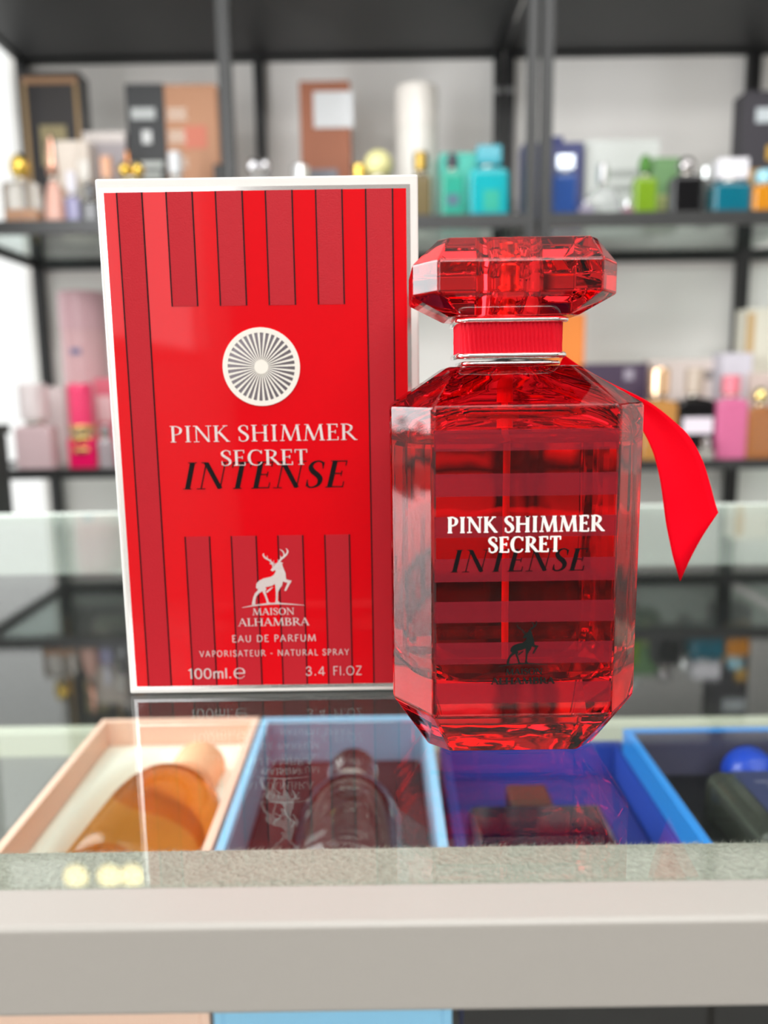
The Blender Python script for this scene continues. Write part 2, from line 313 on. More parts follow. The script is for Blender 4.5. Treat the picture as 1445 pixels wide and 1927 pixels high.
# ================================================================== the red gift carton
BY = .229; BX0, BX1, BH = -.0785, .0107, .1498
pk = empty('perfume_box', ((BX0+BX1)/2, BY+.02, 0), 'red perfume carton with dark stripes and a spoked silver wheel, beside the red bottle', 'box')
M_board = mat('white_board', 'cfccc7', .45)
link('carton', bx(BX0, BX1, BY, BY+.0400, 0.0002, BH), M_board, pk, bevel=.0006, seg=3)
M_chrome = mat('silver_foil', 'e6e2e0', .16, 1)
M_foil = mat('silver_print', 'd2c6c3', .35, .75, bump=.25, bscale=2500)
PX0, PX1, PZ0, PZ1 = -.0763, .0074, .0026, .1461
bm = bmesh.new(); e = .0011
for a in ((PX0-e, PX0, PZ0-e, PZ1+e), (PX1, PX1+e, PZ0-e, PZ1+e), (PX0, PX1, PZ1, PZ1+e), (PX0, PX1, PZ0-e, PZ0)): box(bm, a[0], a[1], BY-.0001, BY+.0002, a[2], a[3])
link('foil_border', bm, M_chrome, pk)
M_red = mat('glossy_red', 'c4000d', .36, coat=.28, spec=.05)
link('red_panel', bx(PX0, PX1, BY-.00012, BY+.0003, PZ0, PZ1), M_red, pk)
M_stripe = mat('matte_dark_red', 'a6081a', .55, bump=.2, bscale=3000, spec=.25); M_blk = mat('black_print', '060204', .55, spec=.15)
sx = [(.044, .127), (.207, .293), (.370, .458), (.535, .623), (.701, .788), (.866, .955)]
W_ = PX1-PX0
for k, (u0, u1) in enumerate(sx):
    segs = [(PZ0, PZ1)] if k in (0, 5) else [(PZ0, .0490), (.1152, PZ1)]
    for z0, z1 in segs:
        a, b = PX0+u0*W_, PX0+u1*W_
        st = link('stripe', bx(a, b, BY-.00022, BY+.0002, z0, z1), M_stripe, pk); st['label'] = 'matte dark red raised stripe edged in black'
        bm = bmesh.new(); box(bm, a-.0002, a+.0002, BY-.00026, BY, z0, z1); box(bm, b-.0002, b+.0002, BY-.00026, BY, z0, z1)
        link('stripe_edge', bm, M_blk, st)
# wheel emblem
EX, EZ = -.03446, .0981; M_w = mat('emblem_white', 'd4d0c6', .45); M_slot = mat('emblem_silver', '8a8288', .22, 1)
def disc(bm, r0, r1, y, th, n=72):
    for i in range(n):
        a, b = 2*math.pi*i/n, 2*math.pi*(i+1)/n
        prism(bm, [(EX+r*math.cos(t), EZ+r*math.sin(t)) for r, t in ((r0, a), (r1, a), (r1, b), (r0, b))], y, th)
bm = bmesh.new(); disc(bm, .00001, .0099, BY-.00016, .0002)
em = link('emblem', bm, M_slot, pk); em['label'] = 'round spoked wheel emblem in white and silver'
bm = bmesh.new(); disc(bm, .0096, .01105, BY-.00045, .0004); disc(bm, .00001, .0020, BY-.00045, .0004)
for i in range(36):
    a = 2*math.pi*i/36+.04; c, s = math.cos(a), math.sin(a)
    prism(bm, [(EX+r*c-o*s, EZ+r*s+o*c) for r, o in ((.0018, -.00010), (.0097, -.00034), (.0097, .00034), (.0018, .00010))], BY-.00042, .0003)
me = bpy.data.meshes.new('spoke_wheel'); bm.to_mesh(me); bm.free(); me.materials.append(M_w)
o = bpy.data.objects.new('spoke_wheel', me); S.collection.objects.link(o); o.parent = em
yb = BY-.0003
lettering('name_lettering', 'PINK SHIMMER', -.0616, -.0074, .0769, .0816, yb-.00003, .0002, M_foil, pk, track=.04, T=.12, t=.045)
lettering('name_lettering', 'SECRET', -.0472, -.0221, .0699, .0744, yb-.0001, .0002, M_foil, pk, track=.03, T=.12, t=.045)
lettering('intense_lettering', 'INTENSE', -.0588, -.0104, .0631, .0710, yb-.00001, .0002, M_blk, pk, track=.06, T=.15, t=.035, slant=.2, label='black italic lettering')
k = .0207/1050
stag('stag_emblem', -.0431, .0272, 1.0, yb, .0002, M_foil, pk) if False else stag('stag_emblem', at(456, 1143, BY).x, at(456, 1143, BY).z, (at(573, 1141, BY).x-at(456, 1141, BY).x)/1050, yb-.00002, .0002, M_foil, pk, 'silver embossed standing stag')
lettering('maker_lettering', 'MAISON', -.0400, -.0274, .0247, .0268, yb, .0002, M_foil, pk, T=.13, t=.06)
lettering('maker_lettering', 'ALHAMBRA', -.0445, -.0230, .0213, .0237, yb, .0002, M_foil, pk, T=.13, t=.06)
lettering('small_lettering', 'EAU DE PARFUM', -.0464, -.0212, .0163, .0184, yb, .0002, M_foil, pk, serif=False, T=.10, track=.06)
lettering('small_lettering', 'VAPORISATEUR - NATURAL SPRAY', -.0566, -.0112, .0118, .0137, yb, .0002, M_foil, pk, serif=False, T=.10, track=.10)
lettering('volume_lettering', '100ml.', -.0603, -.0474, .0049, .0081, yb, .0002, M_foil, pk, serif=False, T=.11, track=.02)
lettering('volume_lettering', 'e', -.0465, -.0430, .0050, .0079, yb, .0002, M_foil, pk, T=.11, t=.07)
lettering('volume_lettering', '3.4 F', -.0245, -.0147, .0054, .0082, yb, .0002, M_foil, pk, serif=False, T=.08, track=.1)
lettering('volume_lettering', 'l.OZ', -.0141, -.0075, .0054, .0082, yb, .0002, M_foil, pk, serif=False, T=.08, track=.05)
adopt(pk)
# ================================================================== the red bottle
CX, CY = .0319, .1980
bt = empty('perfume_bottle', (CX, CY, 0), 'large faceted red glass perfume bottle with gem cap and red ribbon on the counter', 'perfume bottle')
M_rg = glass('red_glass', (.95, .08, .12), 1.5, 0, .12, 55)
FX, FY = .0209, .0100
body = loft([octa(CX, CY, 0.0003, .0212, .0105, .0158, .006), octa(CX, CY, .0150, .0302, .0230, FX, FY), octa(CX, CY, .0873, .0302, .0230, FX, FY), octa(CX-.0008, CY, .0965, .0155, .0118, .0128, .009)])
gb = link('glass_body', body, M_rg, bt, bevel=.0007, seg=3)
def inner(z, hx, hy, r): return rrect(CX, CY, z, hx, hy, r, 6)
LZ = .0790
cav = [(.0205, .012, .008, .006), (.0209, .018, .012, .008), (.0222, .0225, .0155, .008), (.0245, .0248, .0172, .007), (.028, .0256, .0178, .006), (.055, .0257, .0179, .006), (LZ-.001, .0256, .0178, .006)]
link('liquid', loft([inner(*c) for c in cav]+[inner(LZ, .0252, .0174, .006)]), glass('perfume_liquid', (.985, .50, .52), .905), bt, smooth=False, bevel=0)
air = [(LZ+.0002, .0252, .0174, .006), (.083, .0245, .0168, .008), (.0862, .0215, .0145, .010), (.0886, .0165, .0110, .009), (.0905, .0110, .008, .0075), (.0925, .0070, .0070, .0069), (.096, .0065, .0065, .0064)]
link('air_space', loft([inner(*c) for c in air]), glass('inner_air', (1, 1, 1), .667), bt, smooth=True)
link('dip_tube', lathe(CX-.0018, CY, [(.0009, .0235), (.0009, .084), (.0021, .0842), (.0021, .0905), (.0038, .0908), (.0038, .0945)], 20), mat('tube_plastic', 'ff6a5e', .3, trans=.25, ior=1.45), bt, smooth=False)
# lacquer bands on the front face
M_band = film('red_lacquer', '820a1e', .45, .4)
bands = [(.0777, .0824), (.0675, .0726), (.0581, .0629), (.0478, .0532), (.0381, .0431), (.0281, .0333), (.0184, .0235)]
yf = CY-.0230
for z0, z1 in bands: link('lacquer_band', bx(CX-FX+.0003, CX+FX-.0003, yf-.00012, yf-.00004, z0, z1), M_band, bt)
M_wp = mat('white_ink', 'dcd8d4', .5)
lettering('name_lettering', 'PINK SHIMMER', .0143, .0498, .0592, .0629, yf-.00035, .0002, M_wp, bt, track=.04, T=.19, t=.09, label='white lettering')
lettering('name_lettering', 'SECRET', .0235, .0400, .0546, .0582, yf-.00035, .0002, M_wp, bt, track=.03, T=.19, t=.09, label='white lettering')
lettering('intense_lettering', 'INTENSE', .0150, .0462, .0501, .0553, yf-.0002, .0001, M_blk, bt, track=.06, T=.16, t=.035, slant=.2, label='black italic lettering')
M_gr = mat('dark_green_ink', '0c1412', .5, spec=.2)
sa, sb = at(938, 1254, yf), at(1030, 1252, yf)
stag('stag_emblem', sa.x, sa.z, (sb.x-sa.x)/1050, yf-.0002, .0001, M_gr, bt, 'dark standing stag emblem')
lettering('maker_lettering', 'MAISON', .0277, .0363, .0255, .0270, yf-.0004, .0001, M_gr, bt, T=.2, t=.1)
lettering('maker_lettering', 'ALHAMBRA', .0243, .0392, .0232, .0248, yf-.0004, .0001, M_gr, bt, T=.2, t=.1)
# collar rings and grosgrain band
NX = .0306
M_silver = mat('polished_silver', 'f2f0ee', .06, 1)
def ring(z, hx, hy, r, h):
    secs = [rrect(NX, CY, z+h/2*math.sin(a), hx+r*math.cos(a), hy+r*math.cos(a), .003, 5) for a in [math.radians(d) for d in range(-90, 91, 18)]]
    return loft(secs)
link('silver_ring', ring(.0972, .0112, .0098, .0006, .0010), M_silver, bt, smooth=True)
link('silver_ring', ring(.0990, .0123, .0108, .0007, .0014), M_silver, bt, smooth=True)
link('silver_ring', ring(.1071, .0126, .0110, .0007, .0013), M_silver, bt, smooth=True)
M_ribbon = mat('red_satin_ribbon', 'ff0028', .6, spec=.1, bump=.3, bscale=4000)
nt = M_ribbon.node_tree; tl_ = nt.nodes.new('ShaderNodeBsdfTranslucent'); tl_.inputs[0].default_value = lin('ff0028'); mx_ = nt.nodes.new('ShaderNodeMixShader'); mx_.inputs[0].default_value = .55
nt.links.new(nt.nodes['Principled BSDF'].outputs[0], mx_.inputs[1]); nt.links.new(tl_.outputs[0], mx_.inputs[2]); nt.links.new(mx_.outputs[0], nt.nodes['Material Output'].inputs[0])
pts = []
per = rrect(0, 0, 0, .0119, .0104, .0028, 8); L_ = len(per)
dense = []
for i in range(L_):
    a, b = Vector(per[i]), Vector(per[(i+1) % L_]); n = max(1, int((b-a).length/.00016))
    for k in range(n): dense.append((a.lerp(b, k/n), (b-a).normalized()))
secs = []
for z in (.0996, .1001, .103, .1060, .1065):
    row = []; acc = 0
    for i, (p, d) in enumerate(dense):
        off = .00034*abs(math.sin(i*math.pi/6+z*300)); q = p+Vector((d.y, -d.x, 0))*off; row.append((NX+q.x, CY+q.y, z))
    secs.append(row)
link('ribbon_band', loft(secs), mat('grosgrain_ribbon', 'cc0a22', .7, spec=.15), bt)
# ribbon tail: passes behind the shoulder and arcs down to the right
tl = [((1062, 668), (1050, 700), .2115), ((1100, 694), (1075, 735), .216), ((1150, 721), (1115, 765), .2205), ((1200, 745), (1165, 778), .2235), ((1232, 763), (1200, 798), .2235), ((1268, 792), (1226, 845), .222), ((1298, 822), (1240, 895), .2205), ((1322, 866), (1247, 940), .2195), ((1336, 910), (1253, 985), .219), ((1344, 940), (1260, 1020), .2185), ((1351, 963), (1267, 1052), .218), ((1351.5, 964), (1279, 1093), .218)]
def crv(i, t, c):
    g = lambda k: (tl[k][c][0], tl[k][c][1], tl[k][2]); a, b, d, e2 = g(max(i-1, 0)), g(i), g(i+1), g(min(i+2, len(tl)-1))
    return tuple(.5*(2*b[j]+(d[j]-a[j])*t+(2*a[j]-5*b[j]+4*d[j]-e2[j])*t*t+(3*b[j]-a[j]-3*d[j]+e2[j])*t**3) for j in range(3))
bm = bmesh.new(); rows = []
for i in range(len(tl)-1):
    for k in range(6 if i < len(tl)-2 else 2):
        a, b = crv(i, k/6, 0), crv(i, k/6, 1)
        if i == len(tl)-2 and k: continue
        A, B = at(*a), at(*b); rows.append([bm.verts.new(A.lerp(B, u/8)+Vector((0, .0016*math.sin(math.pi*u/8), 0))) for u in range(9)])
A, B = at(tl[-1][0][0], tl[-1][0][1], .218), at(tl[-1][1][0], tl[-1][1][1], .218)
rows.append([bm.verts.new(A.lerp(B, u/8)+Vector((0, .0016*math.sin(math.pi*u/8), 0))) for u in range(9)])
for r0, r1 in zip(rows, rows[1:]):
    for u in range(8): bm.faces.new((r0[u], r0[u+1], r1[u+1], r1[u]))
o = link('ribbon_tail', bm, M_ribbon, bt, smooth=True); o['label'] = 'loose red ribbon end hanging behind the right shoulder'
s = o.modifiers.new('thick', 'SOLIDIFY'); s.thickness = .0003
# gem cap
M_cg = glass('red_cap_glass', (.98, .13, .15), 1.5, 0)
KX = .0313; hy = .0200
cap = loft([octa(KX-.0004, CY, .1079, .0150, .0125, .0124, .0095), octa(KX-.0006, CY, .1125, .0235, hy, .0181, .0115), octa(KX-.0006, CY, .1193, .0235, hy, .0181, .0115), octa(KX+.0003, CY, .1252, .0182, .0128, .0160, .0098)])
link('gem_cap', cap, M_cg, bt, bevel=.0004, seg=3)
link('cap_socket', loft([circ(KX-.001, CY, z, r, 28) for z, r in ((.1084, .0074), (.1110, .0078), (.1180, .0080), (.1225, .0076), (.1238, .0066))]), glass('cap_air', (1, .97, .96), .667), bt, smooth=True)
link('spray_pump', lathe(KX-.001, CY, [(.0062, .1086), (.0062, .1112), (.0044, .1115), (.0044, .1150), (.0036, .1153), (.0036, .1200), (.0032, .1206)], 28), mat('gold_pump', 'ffc48a', .18, 1), bt)
adopt(bt)
# ================================================================== trays in the case
M_of = mat('box_black', '0c0c0e', .4)
FLZ = -.186
def tray(name, label, p_rl, p_rr, zr, y0, out, inn, ins, insz, th=.004, front=None, front_label=None, xr=None):
    A, B = atz(*p_rl, zr), atz(*p_rr, zr) if xr is None else None
    y1 = A.y; x0 = A.x; x1 = B.x if B is not None else xr
    r = empty(name, ((x0+x1)/2, (y0+y1)/2, FLZ), label, 'box')
    bm = bmesh.new()
    for a in ((x0, x0+th, y0, y1), (x1-th, x1, y0, y1), (x0+th, x1-th, y0, y0+th), (x0+th, x1-th, y1-th, y1)): box(bm, a[0], a[1], a[2], a[3], FLZ+.0005, zr)
    box(bm, x0+th, x1-th, y0+th, y1-th, FLZ+.0005, FLZ+.004)
    link('tray_wall', bm, out, r, bevel=.0004)
    if inn:
        bm = bmesh.new(); t2 = th+.0008
        for a in ((x0+th+.0001, x0+t2, y0+th, y1-th), (x1-t2, x1-th-.0001, y0+th, y1-th), (x0+t2, x1-t2, y1-t2, y1-th-.0001)): box(bm, a[0], a[1], a[2], a[3], insz-.01, zr-.001)
        link('tray_lining', bm, inn, r)
    if ins is not None: link('insert', bx(x0+th+.001, x1-th-.001, y0+th+.001, y1-th-.001, insz-.03, insz), ins, r, bevel=.004, seg=4)
    if front: link('front_panel', bx(x0, x1, y0-.0008, y0-.0001, FLZ+.001, zr-.001), front, r)
    adopt(r); return r, x0, x1, y1
M_peach = mat('peach_card', 'f3c9b4', .6); M_satin = mat('ivory_satin', 'f2f0e2', .5, bump=.5, bscale=30)
t1, ax0, ax1, ay1 = tray('gift_box', 'open peach gift box with ivory satin insert and amber bottle', (193, 1353), (489, 1349), -.10, .287, M_peach, None, None, -.118)
# satin insert with a hollow
M_sky = mat('sky_blue_card', '8cc6ea', .5); M_aubergine = mat('aubergine_velvet', '1a0a10', .9)
t2, bx0, bx1, by1 = tray('gift_box', 'open sky blue gift box with dark interior and clear bottle', (494, 1350), (808, 1345), -.10, .287, M_sky, mat('sky_blue_lining', '86a8c4', .5), M_aubergine, -.124)
M_navy = mat('royal_blue_card', '0c2f86', .45)
t3, cx0, cx1, cy1 = tray('gift_box', 'open royal blue gift box under the red bottle', (826, 1398), (1168, 1394), -.112, .290, M_navy, mat('bright_blue_lining', '2546a8', .5), mat('deep_blue_insert', '1a2874', .6), -.13, front=M_of)
t4, dx0, dx1, dy1 = tray('gift_box', 'open blue gift box with light blue rim and black interior, right end of the row', (1172, 1371), None, -.098, .290, mat('azure_card', '2c86d6', .4), mat('violet_grey_lining', '4d4a60', .6), M_of, -.122, front=M_of, xr=.245)
# ivory insert: grid with a soft cavity
bm = bmesh.new(); n = 40; g = []
x0, x1, y0, y1 = ax0+.0045, ax1-.0045, .292, ay1-.0045
for j in range(n+1):
    row = []
    for i in range(n+1):
        u, v = i/n, j/n; x = x0+(x1-x0)*u; y = y0+(y1-y0)*v
        q = max(abs(u-.5)/.36, 0)**2.4+max(abs(v-.42)/.46, 0)**2.4; dd = 1/(1+math.exp((q-1)*7))
        edge = min(u, 1-u, v, 1-v)*20; z = -.114-.022*dd-.003*math.exp(-edge)
        row.append(bm.verts.new((x, y, z)))
    g.append(row)
for j in range(n):
    for i in range(n): bm.faces.new((g[j][i], g[j][i+1], g[j+1][i+1], g[j+1][i]))
o = link('satin_insert', bm, M_satin, t1, smooth=True); s = o.modifiers.new('thick', 'SOLIDIFY'); s.thickness = .002; s.offset = -1
o.matrix_parent_inverse = Matrix.Translation(-Vector(t1.location))
def lying(name, label, cat, loc, parts, rotx=-90, rotz=0):
    """parts are modelled standing at the origin, then the root is laid down with its cap to the back"""
    r = empty(name, loc, label, cat)
    for nm, bm, m, sm in parts: link(nm, bm, m, r, smooth=sm)
    r.rotation_euler = (math.radians(rotx), 0, math.radians(rotz)); return r
M_amber = glass('amber_glass', (1, .86, .62), 1.4)
pa = atz(245, 1590, -.115)
dome = [(.020, 0), (.0265, .0015), (.0285, .006), (.0285, .045), (.0275, .055), (.0245, .065), (.019, .073), (.012, .078), (.0085, .080)]
lying('perfume_bottle', 'amber domed bottle with peach cap lying in the peach gift box', 'perfume bottle', (-.1165, .300, -.121),
      [('glass_body', lathe(0, 0, dome), M_amber, True), ('amber_liquid', lathe(0, 0, [(.018, .004), (.0235, .006), (.0250, .010), (.0250, .045), (.022, .060), (.012, .070)]), mat('amber_juice', 'f8bc68', .15, trans=.85, ior=1.2), True),
       ('collar', lathe(0, 0, [(.0092, .0795), (.0092, .084)]), mat('rose_gold', 'e8b090', .2, 1), True),
       ('cap', lathe(0, 0, [(.012, .0835), (.0135, .085), (.0135, .101), (.0125, .1035), (.009, .1045)]), mat('peach_cap', 'f5bc92', .5), True)], rotx=-83, rotz=-9)
M_clear = glass('clear_glass', (.97, .985, .98), 1.48)
lying('perfume_bottle', 'clear round shouldered bottle with glass stopper lying in the sky blue gift box', 'perfume bottle', (-.0185, .300, -.121),
      [('glass_body', lathe(0, 0, [(.022, 0), (.0245, .002), (.026, .007), (.026, .042), (.024, .054), (.0195, .064), (.013, .073), (.009, .077)]), M_clear, True),
       ('inner_cavity', lathe(0, 0, [(.018, .008), (.0215, .011), (.0225, .018), (.0225, .041), (.019, .053), (.011, .064), (.006, .070)]), glass('cavity_air', (.9, .97, .96), .72), True),
       ('collar', lathe(0, 0, [(.0098, .077), (.0104, .078), (.0104, .081), (.0098, .082)]), M_silver, True),
       ('stopper', lathe(0, 0, [(.007, .082), (.010, .084), (.0128, .089), (.0132, .094), (.011, .099), (.006, .102)]), glass('stopper_glass', (.9, .92, .93), 1.5), True)], rotx=-84)
lying('perfume_bottle', 'square dark violet bottle with brown cap lying in the royal blue box', 'perfume bottle', (.071, .300, -.122),
      [('glass_body', loft([rrect(0, 0, z, a, b, .005) for z, a, b in ((0, .030, .012), (.003, .033, .014), (.050, .033, .014), (.053, .030, .012))]), mat('violet_black_glass', '150c22', .06, coat=1), False),
       ('collar', lathe(0, 0, [(.008, .053), (.008, .056)]), M_silver, True),
       ('cap', loft([rrect(0, 0, z, .0105, .0105, .002) for z in (.056, .0565, .076, .0765)]), mat('brown_wood_cap', '4a2a22', .5, noise=.3, bscale=80), False)])
lb = mat('navy_label', '2c3258', .35)
r4 = lying('perfume_bottle', 'thick clear bottle with navy label lying in the black interior on the right', 'perfume bottle', (.190, .302, -.112),
      [('glass_body', loft([rrect(0, 0, z, a, b, .007) for z, a, b in ((0, .031, .013), (.004, .0345, .0155), (.056, .0345, .0155), (.064, .030, .012))]), mat('smoky_green_glass', 'ccd4c0', .05, trans=.94, ior=1.5), False),
       ('inner_cavity', loft([rrect(0, 0, z, a, b, .005) for z, a, b in ((.008, .025, .009), (.010, .027, .011), (.054, .027, .011), (.058, .024, .009))]), glass('cavity_pale', (.86, .9, .8), .75), False),
       ('cap', lathe(0, 0, [(.009, .064), (.009, .070), (.0135, .071), (.0135, .088), (.012, .090)]), mat('blue_cap', '0f3fb4', .3), True)])
lo = link('label_plate', bx(-.022, .030, -.0160, -.0157, .012, .056), lb, r4)
bm = bmesh.new()
for z0, a, b in ((.045, -.016, .022), (.041, -.012, .018)): box(bm, a, b, -.0162, -.01605, z0, z0+.0012)
bm2 = bmesh.new(); box(bm2, -.010, .02, -.0162, -.01605, .022, .0245)
link('label_print', bm, mat('grey_print', '6a6a80', .5), lo); link('label_print', bm2, mat('rose_print', '9a4a58', .5), lo)
r4.rotation_euler.y = 0
# ================================================================== shelving
M_steel = mat('black_steel', '1b1b1c', .42, bump=.1, bscale=800)
M_steel2 = mat('graphite_steel', '2c2d2d', .4, 0, bump=.1, bscale=800)
Y0, Y1 = 1.37, 1.78
LV = {'upper': (.3500, .3710), 'lower': (-.0625, -.0455), 'bottom': (-.47, -.45)}
def rack(label, posts, xs):
    r = empty('shelving_rack', ((xs[0]+xs[1])/2, 1.57, -.95), label, 'shelving rack')
    for x, wd in posts:
        link('front_post', bx(x-wd/2, x+wd/2, Y0, Y0+.02, -.95, 1.15), M_steel2, r, bevel=.001)
        link('rear_post', bx(x-wd/2, x+wd/2, Y1-.02, Y1, -.95, 1.15), M_steel, r, bevel=.001)
    for nm, (z0, z1) in list(LV.items())+[('high', (.765, .785))]:
        hs = [p[0] for p in posts]
        for a, b in zip(posts, posts[1:]):
            link('front_rail', bx(a[0]+a[1]/2, b[0]-b[1]/2, Y0+.001, Y0+.018, z0, z1), M_steel2 if nm != 'high' else M_steel, r)
            link('rear_rail', bx(a[0]+a[1]/2, b[0]-b[1]/2, Y1-.018, Y1-.001, z0-.002, z1), M_steel, r)
        for x, wd in (posts[0], posts[-1]): link('side_rail', bx(x-.008, x+.008, Y0+.02, Y1-.02, z0, z1-.003), M_steel, r)
    for a, b in zip(posts, posts[1:]): link('top_board', bx(a[0]+.0002, b[0]-.0002, Y0+.0201, Y1-.0201, .7705, .786), mat('graphite_board', '343435', .5), r)
    for x, wd in posts:
        if abs(x-.264) < .02:
            zc = at(950, 165, Y1-.03).z; link('post_clip', bx(x-.008, x+.008, Y1-.026, Y1-.0201, zc-.008, zc+.004), mat('zinc_clip', 'b8b8b8', .3, 1), r, bevel=.002)
    adopt(r)
PA = [(-.742, .021), (-.248, .021), (.252, .018)]; PB = [(.276, .019), (.786, .026), (1.3, .021)]
rack('black steel rack on the left, running behind the red carton', PA, (-.742, .252))
rack('black steel rack on the right, behind the red bottle', PB, (.276, 1.3))
M_shelf = thin_glass('shelf_glass', (.80, .88, .85))
bays = [(PA[0], PA[1], 'left bay'), (PA[1], PA[2], 'middle bay behind the red box'), (PB[0], PB[1], 'bay behind the red bottle'), (PB[1], PB[2], 'far right bay')]
for nm in ('upper', 'lower'):
    for a, b, d in bays:
        z1 = LV[nm][1]-.006
        tag(link('glass_shelf', bx(a[0]+a[1]/2+.009, b[0]-b[1]/2-.009, Y0+.02, Y1-.02, z1-.006, z1), M_shelf), 'glass shelf pane, %s level of the %s' % (nm, d), 'glass shelf')
SZ = {'u': LV['upper'][1]-.0058, 'l': LV['lower'][1]-.0058}
# black cabinet behind the case at the far left
c0 = at(23, 890, 1.165); c1 = at(10, 815, .92)
cb = empty('cabinet', (-.6, 1.04, -.95), 'black cabinet against the left wall, edge of the picture', 'cabinet')
link('body', bx(WX+.01, c0.x, .92, 1.16, -.95, c1.z-.014), M_of, cb, bevel=.003); link('top_board', bx(WX+.008, c0.x+.003, .915, 1.165, c1.z-.0138, c1.z), M_of, cb, bevel=.002)
adopt(cb)
# ceiling light
for cyy, dsc in ((-.35, 'nearest the counter'), (-2.3, 'added near the rear wall to brighten the shelf wall')):  # the rear panel is an added fill for the shelf wall
    cl = empty('ceiling_light', (.45, cyy, 1.75), 'white rectangular ceiling light panel, '+dsc, 'ceiling light')
    link('frame', bx(-.60, 1.50, cyy-.8, cyy+.8, 1.70, 1.749), mat('lamp_frame', 'f0f0f0', .4), cl)
    link('diffuser', bx(-.57, 1.47, cyy-.77, cyy+.77, 1.690, 1.6995), mat('lamp_diffuser', 'ffffff', .5, emit=1.2), cl); adopt(cl)
# three warm spot lights added on the left rack for their counter reflection
for i, (px, nm) in enumerate(((150, 'leftmost'), (212, 'middle'), (255, 'rightmost'))):
    p = atz(px, 1630, 0); d = ray(px, 1630); t = (1.42-p.y)/d.y; x = p.x+d.x*t; z = .786
    sl = empty('added_spot_light', (x, 1.42, z), 'small warm spot light added on the left rack for its reflection, %s of three' % nm, 'spot light', 'added warm spot lights on the left rack')
    link('base', lathe(x, 1.42, [(.02, z+.0003), (.02, z+.006), (.006, z+.008), (.006, z+.03)], 20), M_steel, sl)
    link('housing', loft([[(x+r*math.cos(2*math.pi*k/20), yy, z+.055+r*math.sin(2*math.pi*k/20)) for k in range(20)] for yy, r in ((1.40, .026), (1.44, .02))]), M_steel, sl)
    link('lens', loft([[(x+r*math.cos(2*math.pi*k/20), yy, z+.055+r*math.sin(2*math.pi*k/20)) for k in range(20)] for yy, r in ((1.3965, .022), (1.3995, .023))]), mat('warm_lens', 'ffe9a0', .3, emit=7), sl)
    adopt(sl)
# ================================================================== goods on the shelves
def X(px, py, Y): return at(px, py, Y).x
def zt(px, py, Y): return at(px, py, Y).z
def carton(label, x0, x1, ytop, Y, sh, col, patches=(), depth=.05, rough=.5, coat=0, mname=None, rot=0):
    base = SZ[sh]; ym = (ytop+(410 if sh == 'u' else 868))/2
    xa, xb = X(x0, ym, Y), X(x1, ym, Y); z1 = zt((x0+x1)/2, ytop, Y)
    r = empty('perfume_box', ((xa+xb)/2, Y+depth/2, base), label, 'box')
    link('carton', bx(xa, xb, Y, Y+depth, base+.0003, z1), mat(mname or 'card_'+col+str(rough), col, rough, coat=coat), r, bevel=.0015)
    lid = bmesh.new(); box(lid, xa+.002, xb-.002, Y+.001, Y+.0018+depth*0, z1-.012, z1-.0116); lid.free()
    for k, (u0, u1, v0, v1, c, nm, mt) in enumerate(patches):
        bm = bmesh.new(); nl = 5 if nm == 'text_block' else 3 if nm in ('white_writing', 'script_print') else 1
        for q in range(nl):
            va = v0+(v1-v0)*q/nl; vb = va+(v1-v0)/nl*(1 if nl == 1 else .62); sh_ = (0, .06, .02, .09, .03)[q]*(u1-u0) if nl > 1 else 0
            box(bm, xa+(xb-xa)*(u0+sh_), xa+(xb-xa)*(u1-sh_), Y-.0012-.0003*(k % 3), Y-.0002, base+(z1-base)*va, base+(z1-base)*vb)
        link(nm, bm, mat('print_'+c+('m' if mt else ''), c, .3 if mt else .5, 1 if mt else 0), r)
    adopt(r); return r
def sphere_prof(r, z0, n=12): return [(max(r*math.sin(math.pi*k/n), .0004), z0+r-r*math.cos(math.pi*k/n)) for k in range(n+1)]
